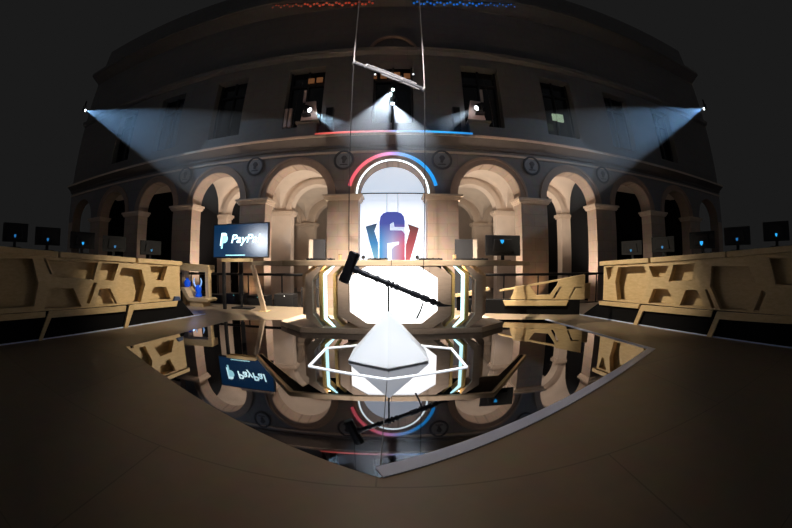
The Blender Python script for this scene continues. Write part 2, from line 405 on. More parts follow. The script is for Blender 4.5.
b = MB(); b.board([lg(*p) for p in [(52, 188), (150, 162), (127, 225), (160, 320), (160, 520), (145, 520)]], [], W0, WD - .18, WD - .12); b.build('wing', M['logo_blue'], o)
b = MB(); b.board([lg(*p) for p in [(415, 168), (510, 200), (415, 520), (395, 520), (398, 340), (432, 220)]], [], W0, WD - .18, WD - .12); b.build('wing', M['logo_red'], o)
b = MB(); b.box(-.75, .75, WD - .2, WD - .08, HALL, .92); b.build('stand', M['black'], o)
for sx in (-.16, .14):
    b = MB(); b.tube([(sx, WD - .12, 2.36), (sx, WD + .0, 2.93)], .006, 5); b.build('hanging_wire', M['black'], o)
# the gradients of the emblem are measured from the floor
for ch in o.children: pass

# ------------------------------------------------------------------ beam lights, their hazy cones, and tower
def aim(p, q): return (Vector(q) - Vector(p)).normalized()
def fixture(name, p, q, label, size=.12, hang=None, cat='spotlight', group=None):
    p = Vector(p); d = aim(p, q); o = thing(name, (p.x, p.y, p.z - size * 1.6), label, cat, group)
    c = p - d * size * 1.1
    b = MB(); b.tube([c - d * size * .9, c - d * size * .7, c, c + d * size * .8, c + d * size], [size * .45, size * .75, size * .85, size * .8, size * .7], 14); b.build('head', M['charcoal'], o, smooth=False)
    b = MB(); b.tube([c + d * size * 1.0, c + d * size * 1.06], size * .55, 14); b.build('lens', M['lens'], o)
    side = d.cross(Vector((0, 0, 1)))
    side = side.normalized() if side.length > .1 else Vector((1, 0, 0))
    dz = Vector((0, 0, -1 if not hang else 1)) * size * 1.5
    for q in (1, -1):
        b = MB(); b.tube([c + side * size * .95 * q, c + side * size * q + dz * .6, c + side * size * .9 * q + dz], size * .13, 6); b.build('yoke_arm', M['black'], o)
    b = MB(); e = c + dz; b.box(e.x - size, e.x + size, e.y - size * .7, e.y + size * .7, min(e.z, e.z + dz.z * .35), max(e.z, e.z + dz.z * .35)); b.build('base', M['black'], o, bevel=size * .08)
    if hang:
        b = MB(); b.tube([(e.x, e.y, e.z), (e.x, e.y, hang)], .03, 6); b.build('drop_pipe', M['black_cloth'], o)
    return o
def haze_mat(name, dens, tip, length, aniso=.2, up0=.18, col=(.75, .87, 1)):
    m = bpy.data.materials.new(name); n, l = nodes_of(m)
    n.remove(n['Principled BSDF'])
    v = n.new('ShaderNodeVolumeScatter'); v.inputs['Anisotropy'].default_value = aniso; v.inputs['Color'].default_value = (*col, 1)
    tc = n.new('ShaderNodeTexCoord'); ln = n.new('ShaderNodeVectorMath'); ln.operation = 'LENGTH'
    l.new(tc.outputs['Object'], ln.inputs[0])
    mr = n.new('ShaderNodeMapRange'); mr.interpolation_type = 'SMOOTHSTEP'
    mr.inputs['From Min'].default_value = length * .35 * S; mr.inputs['From Max'].default_value = length * S * .98
    mr.inputs['To Min'].default_value = dens; mr.inputs['To Max'].default_value = 0
    l.new(ln.outputs['Value'], mr.inputs['Value']); up_ = n.new('ShaderNodeMapRange'); up_.inputs['From Min'].default_value = 0; up_.inputs['From Max'].default_value = length * .35 * S
    up_.inputs['To Min'].default_value = up0; up_.inputs['To Max'].default_value = 1
    l.new(ln.outputs['Value'], up_.inputs['Value'])
    ml = n.new('ShaderNodeMath'); ml.operation = 'MULTIPLY'
    l.new(mr.outputs[0], ml.inputs[0]); l.new(up_.outputs[0], ml.inputs[1]); l.new(ml.outputs[0], v.inputs['Density'])
    l.new(v.outputs[0], n['Material Output'].inputs['Volume'])
    return m
def beam(p, q, half, length, label, power, dens, col=(.8, .9, 1), reach=1.0, blend=.12, r0=.03, aniso=.2, up0=.18):
    """a spotlight and the stage haze it shows up, a cone from the lens"""
    p = Vector(p); d = aim(p, q); tn = math.tan(math.radians(half))
    b = MB(); st = Vector(p) + d * .02
    K = 24; u = d.orthogonal().normalized(); w = d.cross(u); rings = []
    for tt in (0, .05, .15, .3, .5, .75, 1):
        cpt = st + d * length * tt; r = r0 + length * tt * tn
        pts = []
        for j in range(K):
            e = cpt + (u * math.cos(2 * PI * j / K) + w * math.sin(2 * PI * j / K)) * r
            lim = WD - .42
            if e.y > lim and p.y < lim: e = p + (e - p) * ((lim - p.y) / (e.y - p.y))
            pts.append(b.v(e))
        rings.append(pts)
    for a, c in zip(rings, rings[1:]):
        for j in range(K): b.bm.faces.new((a[j], a[(j + 1) % K], c[(j + 1) % K], c[j]))
    b.bm.faces.new(rings[0][::-1]); b.bm.faces.new(rings[-1])
    ob = b.build('haze_beam', haze_mat('haze', dens, p, length, aniso, up0), off=p)
    tag(ob, label, 'light beam', kind='stuff')
    L = bpy.data.lights.new('spot', 'SPOT'); L.energy = power; L.color = col; L.spot_size = math.radians(half * 2); L.spot_blend = blend; L.shadow_soft_size = .015
    lo = bpy.data.objects.new('beam_lamp', L); COL.objects.link(lo); lo.location = p * S + d * S * .03
    lo.rotation_euler = d.to_track_quat('-Z', 'Y').to_euler()
    return ob
C1, C2, C0 = (-.0, WD - .25, 6.12), (.0, WD - .25, 5.62), (0, WD - .25, 6.62)
FXL, FXR = (-2.46, WD - .22, 5.55), (2.46, WD - .22, 5.60)
b = MB()
o = thing('lamp_stand', (0, WD - .14, 4.62), 'black upright pole holding two beam lights above the centre of the ledge', 'stand')
b.tube([(0, WD - .06, 4.63), (0, WD - .06, 6.9)], .025, 8); b.build('pole', M['black'], o)
b = MB(); b.box(-.14, .14, WD - .2, WD - .02, 4.62, 4.66); b.build('foot', M['black'], o)
T = dict(C1=(-.66, WD - .86, 4.4), C2=(.56, WD - .80, 4.2), FXL=(-1.2, WD - .6, 4.55), FXR=(1.2, WD - .6, 4.65))
fixture('beam_light', C1, T['C1'], 'upper bright beam light on the centre pole above the ledge', .09, hang=C1[2] + .3)
fixture('beam_light', C2, T['C2'], 'lower bright beam light on the centre pole above the ledge', .09, hang=C2[2] + .26)
fixture('beam_light', FXL, T['FXL'], 'beam light in the left pink window niche, shining down to the right', .13)
fixture('beam_light', FXR, T['FXR'], 'beam light in the right pink window niche, shining down to the left', .13)
SL, SR = (-9.37, 5.3, 5.68), (9.37, 5.3, 5.68)
TL, TR = (-4.6, WD - .1, 3.98), (4.6, WD - .1, 3.98)
fixture('hanging_beam_light', SL, TL, 'lone beam light hanging in the dark at far left', .07, hang=6.0)
fixture('hanging_beam_light', SR, TR, 'lone beam light hanging in the dark at far right', .07, hang=6.0)

# pink stone niches, posts and boxes behind the two window lights
for s, lab in ((-1, 'left'), (1, 'right')):
    o = thing('window_niche', (s * 2.5, WD - .1, 4.62), 'pale pink stone surround behind the %s window beam light' % lab, 'surround')
    b = MB(); b.board([(s * 2.5 - .3, 5.15), (s * 2.5 + .3, 5.15), (s * 2.5 + .18, 5.75), (s * 2.5 + .16, 5.95), (s * 2.5 - .16, 5.95), (s * 2.5 - .2, 5.75)], [], W0, WD - .05, WD - .005); b.build('panel', M['stone_pink'], o)
    b = MB(); b.box(s * 2.5 - .05 - s * .12, s * 2.5 + .05 - s * .12, WD - .06, WD - .01, 5.95, 6.5) if False else b.box(s * 2.72 - .04, s * 2.72 + .04, WD - .06, WD - .01, 5.95, 6.4); b.build('jamb', M['stone_pink'], o)
    b = MB(); b.box(s * 2.5 - .35, s * 2.5 + .35, WD - .34, WD - .01, 5.10, 5.15); b.box(s * 2.5 - .3, s * 2.5 + .3, WD - .25, WD - .02, 4.62, 5.1); b.build('ledge', M['stone_dark'], o)
    o = thing('speaker_box', (s * 1.85, WD - .2, 4.62), 'small grey speaker box on the ledge beside the %s window beam light' % lab, 'speaker')
    b = MB(); b.box(s * 1.85 - .11, s * 1.85 + .11, WD - .22, WD - .02, 4.62, 5.6); b.build('cabinet', M['slate'], o, bevel=.01)
    b = MB(); b.box(s * 1.85 - .09, s * 1.85 + .09, WD - .235, WD - .22, 5.1, 5.56); b.build('grille', M['charcoal'], o)
    o = thing('hanging_cable', (s * 2.95, WD - .06, 5.0), 'beaded cable hanging beside the %s pink window niche' % lab, 'cable')
    b = MB(); b.tube([(s * 2.84, WD - .06, 6.7), (s * 2.95, WD - .06, 6.2), (s * 3.0, WD - .06, 5.1)], .012, 6)
    for i in range(9): b.sphere((s * (2.95 + .006 * i), WD - .06, 6.2 - i * .13), .022, 1)
    b.build('strand', M['slate'], o)
o = thing('window_shutter', (-3.2, WD - .12, 5.1), 'pair of narrow pale shutters left of the left window beam light', 'shutter')
for x in (-3.26, -3.12):
    b = MB(); b.box(x - .05, x + .05, WD - .1, WD - .02, 5.1, 5.75); b.build('leaf_panel', M['stone_pink'], o)
for x, h, lab in ((-.55, 6.82, 'tiny white lamp on the upper wall left of the centre pole'), (.62, 6.82, 'tiny white lamp on the upper wall right of the centre pole')):
    o = thing('pilot_lamp', (x, WD - .05, h), lab, 'lamp')
    b = MB(); b.tube([(x, WD - .02, h), (x, WD - .08, h)], .05, 10); b.build('housing', M['charcoal'], o)
    b = MB(); b.sphere((x, WD - .09, h), .035, 2); b.build('bulb', M['lens_small'], o, smooth=True)

# strings of coloured bulbs under the attic cornice
for s, mm, lab in ((-1, 'red_bulb', 'red string of bulbs swagged along the high cornice, left half'), (1, 'azure_bulb', 'blue string of bulbs swagged along the high cornice, right half')):
    o = thing('bulb_garland', (s * 2.3, WD - .78, 9.6), lab, 'string lights')
    hz = lambda x: 9.60 + .030 * x * x
    b = MB(); b.tube([(s * (.62 + i * .112), WD - .78, hz(.62 + i * .112) + .09) for i in range(34)], .015, 5); b.build('cord', M['black'], o)
    for i in range(33):
        x = .68 + i * .112
        q = MB(); q.sphere((s * x, WD - .78, hz(x) - .02 + .08 * math.sin(i * 1.9)), .045 if i < 22 else .03, 1); q.build('bulb', M[mm], o, smooth=True)

# ------------------------------------------------------------------ hanging bar, cables, hammer
HZ = 3.45
o = thing('hanging_bar', (0, HZ, 3.27), 'slanted steel bar hung from two cables high above the hammer', 'bar')
e1, e2 = Vector((-.43, HZ, 3.485)), Vector((.425, HZ, 3.05))
dv = (e2 - e1).normalized(); up = Vector((-dv.z, 0, dv.x))
b = MB(); b.tube([e1, e2], .022, 10); b.build('tube', M['steel'], o, smooth=True)
b = MB(); b.tube([e1 + dv * .16 + up * .035, e2 - dv * .12 + up * .03], .014, 8); b.tube([e1 + dv * .4 - up * .03, e2 - dv * .06 - up * .028], .012, 8); b.build('rail', M['steel'], o)
for e in (e1 + dv * .01, e1 + dv * .18, e2 - dv * .3, e2 - dv * .01):
    b = MB(); b.tube([e - dv * .014, e + dv * .014], .036, 10); b.build('clamp', M['steel'], o)
for e, hx, hb, lab in ((e1, -.405, 1.06, 'long left cable from the dark ceiling past the slanted bar to the hammer head'), (e2, .372, .64, 'long right cable from the dark ceiling past the slanted bar to the hammer handle')):
    c = thing('suspension_cable', (hx, HZ, hb), lab, 'cable')
    b = MB(); b.tube([(e.x, HZ + .0, e.z + .01), (e.x + (.01 if hx < 0 else -.01), HZ, 12.4)], .0075, 6); b.build('upper_run', M['wire'], c)
    b = MB(); b.tube([(e.x, HZ, e.z - .012), ((e.x + hx) / 2, HZ, (e.z + hb) / 2), (hx, HZ, hb)], .0045, 6); b.build('lower_run', M['charcoal'], c)
o = thing('giant_hammer', (.01, HZ, .5), 'black sledgehammer hung tilted over the white pyramid', 'hammer')
a = Vector((-.40, HZ, .965)); z_ = Vector((.69, HZ, .515)); hd = (z_ - a).normalized(); hu = Vector((-hd.z, 0, hd.x))
F = lambda t, r, k: a + hd * t + hu * r + Vector((0, k, 0))
def oct_(r): return [(r * math.cos(PI / 8 + i * PI / 4), r * math.sin(PI / 8 + i * PI / 4)) for i in range(8)]
b = MB()
rings = []
for r, sz in ((-.172, .040), (-.160, .052), (-.06, .049), (.06, .049), (.160, .052), (.172, .040)):
    rings.append([b.v(F(x, r, y)) for x, y in [(p[0] * sz / .05, p[1] * sz / .05) for p in oct_(.060)]])
for p, q in zip(rings, rings[1:]):
    for j in range(8): b.bm.faces.new((p[j], p[(j + 1) % 8], q[(j + 1) % 8], q[j]))
b.bm.faces.new(rings[0][::-1]); b.bm.faces.new(rings[-1]); hdm = b.build('head', M['rubber'], o, bevel=.004)
for r in (-.11, .11):
    b = MB(); b.tube([F(0, r - .008, 0), F(0, r + .008, 0)], .061, 8); b.build('band', M['grip'], hdm)
b = MB(); b.tube([F(.05, 0, 0), F(.10, 0, 0)], [.042, .036], 10); b.build('collar', M['rubber'], o)
b = MB(); b.tube([F(.05, 0, 0), F(.30, 0, 0), F(.72, 0, 0), F(1.04, 0, 0)], [.029, .026, .026, .024], 10); hn = b.build('handle', M['grip'], o, smooth=True)
for t0, t1, r in ((.14, .22, .032), (.30, .335, .034), (.42, .46, .037), (.475, .50, .039), (.52, .56, .034), (.70, .80, .032), (.82, .90, .034), (.93, .98, .036), (1.0, 1.03, .031)):
    b = MB(); b.tube([F(t0, 0, 0), F(t0 + .006, 0, 0), F(t1 - .006, 0, 0), F(t1, 0, 0)], [r * .85, r, r, r * .85], 10); b.build('grip_ring', M['rubber'], hn)
b = MB(); b.tube([F(1.03, -.002, 0), F(1.08, .008, 0), F(1.16, .035, 0)], [.024, .015, .006], 8); b.build('spike', M['rubber'], o, smooth=True)
b = MB(); b.tube([(.375, HZ - .03, .60), (.345, HZ - .03, .51), (.305, HZ - .03, .425)], [.008, .009, .011], 6); b.build('strap', M['black'], o)

# ------------------------------------------------------------------ mirror floor, light outline, pyramid
def mp(poly, k): # polygon shrunk towards its middle
    cx = sum(p[0] for p in poly) / len(poly); cy = sum(p[1] for p in poly) / len(poly)
    return [(cx + (x - cx) * k, cy + (y - cy) * k) for x, y in poly]
o = thing('mirror_panel', (0, 3.5, -.02), 'large black glossy six-sided mirror panel set into the stage floor', 'mirror')
b = MB(); b.prism(mp(MIR, .9995), FL, -.02, 0.001); b.build('surface', M['mirror'], o)
def strip(p, q, w, h0, h1, m, nm, par, side=1):
    p, q = Vector((*p, 0)), Vector((*q, 0)); d = (q - p).normalized(); n = Vector((-d.y, d.x, 0)) * w * side
    bb = MB(); bb.prism([(p.x, p.y), (q.x, q.y), (q.x + n.x, q.y + n.y), (p.x + n.x, p.y + n.y)], FL, h0, h1); return bb.build(nm, m, par)
strip((.03, 1.285), (3.137, 2.80), .10, .002, .008, M['strip_white'], 'edge_strip', o, 1)['label'] = 'pale blue white edge strip'
strip((3.137, 2.80), (2.83, 5.40), .07, .002, .008, M['strip_white'], 'edge_strip', o, 1)['label'] = 'pale blue white edge strip'
b = MB(); b.box(.010, .016, 1.32, 2.7, .0011, .002); b.build('seam', M['black'], o)
HEX = [(.016, 2.711), (.785, 3.015), (.755, 3.765), (0, 4.14), (-.748, 3.755), (-.769, 3.017)]
cxh = (0.0, 3.42)
HI = [(cxh[0] + (x - cxh[0]) * .972, cxh[1] + (y - cxh[1]) * .972) for x, y in HEX]
b = MB(); b.board(HEX, [HI], FL, .0015, .012)
tag(b.build('led_outline', M['led_floor']), 'white glowing six-sided light outline on the mirror floor around the pyramid', 'light strip')
PY = [(.015, 2.985), (.425, 3.235), (.425, 3.72), (.01, 3.97), (-.40, 3.72), (-.40, 3.235)]
o = thing('display_pyramid', (.01, 3.477, 0), 'white faceted pyramid plinth standing on the mirror floor below the hammer', 'plinth')
b = MB(); base = [b.v((x, y, .018)) for x, y in PY]; lo = [b.v((.01 + (x - .01) * .985, 3.477 + (y - 3.477) * .985, .004)) for x, y in PY]; ap = b.v((.01, 3.477, .515))
for i in range(6):
    b.bm.faces.new((base[i], base[(i + 1) % 6], ap)); b.bm.faces.new((base[i], lo[i], lo[(i + 1) % 6], base[(i + 1) % 6]))
b.bm.faces.new(lo); b.build('body', M['white_paint'], o)
b = MB(); b.tube([(.01, 3.47, .50), (.01, HZ, .760)], .010, 8); b.build('support_rod', M['black'], o)

# ------------------------------------------------------------------ caster desk
o = thing('presenter_desk', (.03, 5.2, 0), 'wide pale wood presenter desk with octagonal white light panel on its front', 'desk')
DZ = 4.62; CXu = .03
top = [(-1.54, DZ - .02), (1.60, DZ - .02), (1.62, DZ), (2.93, 6.55), (2.78, 6.64), (1.93, 5.40), (-1.25, 5.40), (-1.42, 4.90), (-2.86, 6.60), (-2.98, 6.50), (-1.58, DZ)]
b = MB(); b.board(top, [], FL, .975, 1.055); b.build('desk_top', M['plywood_pale'], o, bevel=.006)
UB = [(-1.50, DZ + .03), (1.57, DZ + .03), (2.86, 6.53), (2.80, 6.58), (1.90, 5.36), (-1.22, 5.36), (-1.40, 4.84), (-2.86, 6.56), (-2.91, 6.50)]
b = MB(); b.board(UB, [], FL, .970, .9745); b.build('underside', M['black_cloth'], o)['label'] = 'dark sheet for the shade below the desk top'  # added black sheet, keeps the desk underside in painted shade
b = MB(); b.box(.02, .03, DZ - .023, DZ - .018, .975, 1.056); b.build('seam', M['black'], o)
pl = [(-1.31, 4.58), (1.34, 4.60), (1.79, 4.97), (1.65, 5.75), (-1.62, 5.75), (-1.77, 5.02)]
b = MB(); b.prism(pl, FL, .0015, .085); b.build('plinth', M['desk_wood'], o, bevel=.006)['label'] = 'low brown base'
CX = .06
def sym(pts): return [(CX + x, h) for x, h in pts]
outer = sym([(-.60, .973), (.60, .973), (.815, .84), (.815, .27), (.555, .087), (-.50, .087), (-.80, .27), (-.80, .81)])
inner = sym([(-.385, .965), (.36, .965), (.62, .80), (.62, .335), (.40, .155), (-.385, .155), (-.625, .32), (-.625, .82)])
b = MB(); b.board([(x, min(h, .9695)) for x, h in outer], [[(x, min(h, .965)) for x, h in inner]], W0, DZ + .0, DZ + .34); b.build('octagon_frame', M['desk_wood'], o, bevel=.006)
b = MB(); b.prism([(CX + (x - CX) * .999, h) for x, h in inner], W0, DZ + .03, DZ + .06); b.build('light_panel', M['panel_emit'], o)['label'] = 'glowing white octagonal panel'
b = MB(); b.box(-.66, .78, 5.0, 5.04, .0855, .9695); b.build('rear_panel', M['black'], o)
def cpath(s, pts, w, d0, d1, m, nm):
    """C-shaped board following pts, w wide towards the middle"""
    out = [(CX + s * x, h) for x, h in pts]
    k = len(pts); inn = []
    for i in range(k):
        p = Vector(out[i]); t0 = (Vector(out[max(i, 1)]) - Vector(out[max(i, 1) - 1])).normalized(); t1 = (Vector(out[min(i + 1, k - 1)]) - Vector(out[min(i + 1, k - 1) - 1])).normalized()
        n0 = Vector((-t0.y, t0.x)) * (1 if s < 0 else -1); n1 = Vector((-t1.y, t1.x)) * (1 if s < 0 else -1)
        nb = (n0 + n1); nb = nb / max(nb.length, 1e-6) ; inn.append(tuple(p + nb * w / max(nb.dot(n0), .3)))
    for q in (0, k - 1):
        inn[q] = (inn[q][0], out[q][1])
    bb = MB(); bb.board(out + inn[::-1], [], W0, d0, d1); return bb.build(nm, m, o, bevel=.004)
for s in (-1, 1):
    cpath(s, [(1.07, .9695), (1.285, .83), (1.285, .215), (1.085, .086)], .115, DZ + .0, DZ + .22, M['desk_wood'], 'side_frame')
    cpath(s, [(1.27, .9695), (1.44, .83), (1.44, .215), (1.26, .086)], .10, DZ + .40, DZ + .62, M['desk_wood'], 'side_frame')
    cpath(s, [(.88, .969), (1.015, .865), (1.015, .195), (.88, .088)], .045, DZ + .05, DZ + .075, M['led_cool'], 'led_strip')
    cpath(s, [(.935, .9695), (1.085, .875), (1.085, .185), (.935, .0865)], .055, DZ + .06, DZ + .36, M['warm_lit_wood'], 'inner_frame')
    cpath(s, [(.76, .9695), (.885, .85), (.885, .21), (.76, .0865)], .045, DZ + .10, DZ + .36, M['warm_lit_wood'], 'inner_frame')
for s, fx, tx in ((-1, -2.70, -2.95),):
    b = MB(); b.prism([(fx - .045, 0.0005), (fx + .06, 0.0005), (tx + .04, .9695), (tx - .05, .9695)], W0, 6.48, 6.56); b.build('leaning_leg', M['desk_wood'], o, bevel=.004)
b = MB(); b.box(-2.80, -2.58, 6.40, 6.64, .0003, .012); b.build('foot_plate', M['plywood'], o)

# things on the desk
def small(name, label, cat): pass
for x, w, lab in ((-.18, .30, 'flat black control pad on the desk left of the emblem sign'), (.60, .34, 'flat black control pad on the desk right of the emblem sign'), (1.22, .5, 'long flat black control pad on the right part of the desk top'), (-1.05, .40, 'flat black control pad on the left part of the desk top')):
    t = thing('control_pad', (x, 4.9, 1.055), lab, 'control pad')
    b = MB(); b.box(x - w / 2, x + w / 2, 4.78, 5.02, 1.0555, 1.085); b.build('case', M['charcoal'], t, bevel=.006)
    for i in range(4):
        b = MB(); q = x - w / 2 + w * (i + .5) / 4; b.box(q - .012, q + .012, 4.88, 4.91, 1.085, 1.092); b.build('fader', M['slate'], t)
for x, lab in ((-.42, 'small black microphone on the desk left of the emblem sign'), (.42, 'small black microphone on the desk right of the emblem sign')):
    t = thing('microphone', (x, 5.12, 1.055), lab, 'microphone')
    b = MB(); b.tube([(x, 5.12, 1.0555), (x, 5.12, 1.066)], .035, 12); b.build('base', M['black'], t)
    b = MB(); b.tube([(x, 5.12, 1.066), (x, 5.12, 1.085)], .008, 8); b.build('stem', M['black'], t)
    b = MB(); b.sphere((x, 5.12, 1.105), .032, 2); b.build('capsule', M['charcoal'], t, smooth=True)
for x, lab in ((-.80, 'small glass cup on the desk beside the left dark wall panel'), (1.02, 'small glass cup on the desk beside the right dark wall panel')):
    t = thing('drinking_cup', (x, 5.2, 1.055), lab, 'cup')
    b = MB(); b.tube([(x, 5.2, 1.0555), (x, 5.2, 1.15)], [.026, .032], 12); b.build('body', M['plywood'], t, smooth=False)
    b = MB(); b.tube([(x, 5.2, 1.15), (x, 5.2, 1.157)], .034, 12); b.build('rim', M['steel'], t)

def shield(b, f, s):
    b.board([f(-.5 * s, .5 * s), f(-.25 * s, .42 * s), f(0, .55 * s), f(.25 * s, .42 * s), f(.5 * s, .5 * s), f(.45 * s, -.1 * s), f(0, -.6 * s), f(-.45 * s, -.1 * s)], [], None, 0, 0)
def monitor(cx, cd, ch, w, h, yaw, label, group, emb, esz=.05, stand_h=None, emb_off=(0, .05)):
    """back of a computer monitor; its back faces direction yaw (0 = towards -depth)"""
    t = thing('computer_monitor', (cx, cd, ch), label, 'monitor', group)
    ca, sa = math.cos(yaw), math.sin(yaw)
    R = lambda u, v, k: (cx + u * ca - k * sa, cd + u * sa + k * ca, ch + v)
    z0 = .08
    b = MB(); b.prism([(-w / 2, z0), (w / 2, z0), (w / 2, z0 + h), (-w / 2, z0 + h)], R, 0, .03); b.build('screen_housing', M['charcoal'], t, bevel=.008)
    b = MB(); b.prism([(-w * .3, z0 + h * .2), (w * .3, z0 + h * .2), (w * .25, z0 + h * .8), (-w * .25, z0 + h * .8)], R, -.02, 0); b.build('rear_cover', M['charcoal'], t, bevel=.006)
    ex, ey = emb_off; q = esz; ey = z0 + h * .5 + ey
    b = MB(); b.board([(ex - .5 * q, ey + .5 * q), (ex - .2 * q, ey + .4 * q), (ex, ey + .52 * q), (ex + .2 * q, ey + .4 * q), (ex + .5 * q, ey + .5 * q), (ex + .42 * q, ey - .15 * q), (ex, ey - .6 * q), (ex - .42 * q, ey - .15 * q)], [], R, -.026, -.02); b.build('shield_emblem', emb, t)
    b = MB(); b.prism([(-.03, .012), (.03, .012), (.025, z0 + h * .4), (-.025, z0 + h * .4)], R, .03, .05); b.build('stand_neck', M['charcoal'], t)
    b = MB(); b.prism([(-.13, .0006), (.13, .0006), (.11, .012), (-.11, .012)], R, -.05, .14); b.build('stand_foot', M['charcoal'], t)
    return t
monitor(1.83, 5.14, 1.055, .60, .335, -.06, 'black monitor with blue shield emblem on the right end of the presenter desk', None, M['blue_led'], .062, emb_off=(-.02, .06))

# ------------------------------------------------------------------ screen at the left of the desk
o = thing('television', (-3.33, 6.62, 1.1), 'wide flat screen with a blue payment advert beside the left end of the desk', 'television')
TY = 6.62
R = lambda u, v, k: (-3.35 + u * 1.0, TY + k + u * .0, v)
b = MB(); b.prism([(-.73, 1.135), (.73, 1.135), (.73, 1.90), (-.73, 1.90)], R, .0, .07); b.build('housing', M['black'], o, bevel=.01)
b = MB(); b.prism([(-.705, 1.16), (.705, 1.16), (.705, 1.878), (-.705, 1.878)], R, -.006, 0); b.build('screen', M['screen_blue'], o)
def text_mesh(body, size, shear, off, ext):
    cu = bpy.data.curves.new('lettering', 'FONT'); cu.body = body; cu.size = size; cu.shear = shear; cu.offset = off; cu.extrude = ext
    ob = bpy.data.objects.new('lettering_tmp', cu); COL.objects.link(ob)
    me = bpy.data.meshes.new_from_object(ob.evaluated_get(bpy.context.evaluated_depsgraph_get()))
    bpy.data.objects.remove(ob); return me
def lettering(body, x, d, h, size, m, parent, shear=.2, off=.006, name='lettering', xs=1.0):
    me = text_mesh(body, size * S, shear, off * S, .002 * S)
    me.transform(Matrix.Diagonal((xs, 1, 1, 1)))
    me.transform(Matrix.Rotation(PI / 2, 4, 'X'))
    me.materials.clear(); me.materials.append(m)
    q = bpy.data.objects.new(name, me); COL.objects.link(q); q.parent = parent; q.location = Vector((x, d, h)) * S - parent.location; return q
lettering('PayPal', -3.585, TY - .010, 1.47, .262, M['screen_text'], o, .22, .004, xs=1.12)
def pp(dx, dh):
    P = [(0, -.13), (.035, .13), (.13, .13), (.165, .105), (.17, .06), (.15, .01), (.10, -.02), (.055, -.02), (.04, -.13)]
    return [(-3.88 + dx + x * 1.1, 1.535 + dh + h * 1.1) for x, h in P]
b = MB(); b.board(pp(0, .02), [], W0, TY - .011, TY - .007); b.build('emblem', M['screen_text'], o)
b = MB(); b.board(pp(.03, -.045), [], W0, TY - .015, TY - .0115); b.build('emblem', M['emblem_teal'], o)
b = MB(); b.box(-3.72, -3.2, TY - .010, TY - .007, 1.185, 1.205); b.build('caption_line', M['emblem_teal'], o)
b = MB(); b.box(-3.4, -3.3, TY + .07, TY + .1, .3, 1.5); b.build('mount_post', M['black'], o)
b = MB(); b.box(-3.6, -3.1, TY + .02, TY + .3, .0003, .03); b.build('mount_foot', M['black'], o)
b = MB(); b.tube([(-3.35, TY + .085, .03), (-3.35, TY + .085, .32)], .03, 8); b.build('mount_leg', M['black'], o)
o = thing('screen_shelf', (-3.3, 6.5, 0), 'pale wooden beam on a thin post below the payment advert screen', 'shelf')
b = MB(); b.box(-3.74, -2.99, 6.46, 6.60, 1.045, 1.12); b.build('beam', M['plywood'], o, bevel=.005)
b = MB(); b.box(-3.74, -3.68, 6.48, 6.56, .0003, 1.045); b.build('post', M['black'], o)

# ------------------------------------------------------------------ player benches along both sides
def bline(d): return 4.6 - .2437 * (d - 2.057)
def bench_frame(side):
    P = Vector((side * bline(2.057), 2.057)); Q = Vector((side * bline(5.75), 5.75)); u = (Q - P).normalized()
    n = Vector((-u.y, u.x)); n = n if n.x * side > 0 else -n
    return lambda s, h, w: (P.x + u.x * s + n.x * w, P.y + u.y * s + n.y * w, h)
LEFT = dict(
    slabs=[(-1.3, .43), (.47, 1.99), (2.04, 3.10)], end=3.06,
    holes=[[(1.299, 1.017), (1.640, 1.005), (1.526, .746), (1.213, .754)], [(1.717, .945), (2.14, .905), (2.213, .665), (2.097, .377), (1.64, .382), (1.545, .636)],
           [(2.324, .9695), (2.748, .955), (2.644, .71), (2.414, .731)], [(2.43, .613), (2.707, .594), (2.813, .372), (2.25, .372)], [(1.24, .634), (1.453, .625), (1.587, .385), (1.123, .39)],
           [(.245, 1.06), (1.22, 1.02), (1.12, .77), (.36, .832)], [(.287, .67), (.723, .654), (.855, .39), (.14, .41)], [(1.118, .726), (1.19, .723), (1.02, .42), (.95, .44)],
           [(.147, 1.068), (.20, 1.068), (.315, .869), (.277, .856)], [(-.75, 1.07), (-.05, 1.07), (.06, .75), (-.05, .45), (-.75, .45)]],
    trims=[[(-1.3, .395), (.15, .376), (.13, .30), (-1.3, .31)], [(.22, .378), (1.74, .345), (1.72, .258), (.245, .285), (.019, -.0), (-.049, .0)], [(1.809, .352), (2.95, .335), (2.90, .24), (1.888, .262), (1.734, .0), (1.654, .0)]])
RIGHT = dict(
    slabs=[(-1.3, .47), (.50, 1.97), (2.02, 3.19)], end=3.10,
    holes=[[(3.04, .935), (2.84, .951), (2.944, .731), (2.987, .72)], [(2.734, .945), (2.138, .971), (2.021, .746), (2.173, .40), (2.731, .37), (2.80, .688)],
           [(2.026, .963), (1.61, .973), (1.695, .795), (1.93, .789)], [(1.915, .607), (1.617, .621), (1.441, .39), (2.016, .375)], [(1.506, .985), (1.079, 1.005), (1.135, .765), (1.60, .735)],
           [(1.25, .619), (1.027, .629), (.86, .40), (1.354, .385)], [(.761, .9695), (.088, .985), (-.113, .68), (.084, .40), (.567, .385), (.78, .69)],
           [(.876, .644), (.835, .646), (.655, .392), (.726, .39)], [(-.171, .674), (-.25, .638), (-.144, .41), (-.049, .405)], [(-.30, 1.07), (-.9, 1.08), (-.9, .75), (-.42, .75)]],
    trims=[[(3.167, .325), (2.168, .351), (2.2, .273), (3.141, .255)], [(2.129, .341), (.684, .365), (.712, .276), (2.082, .247), (2.19, 0), (2.279, 0)], [(.605, .362), (-1.3, .40), (-1.3, .31), (.552, .26), (.649, 0), (.749, 0)]])
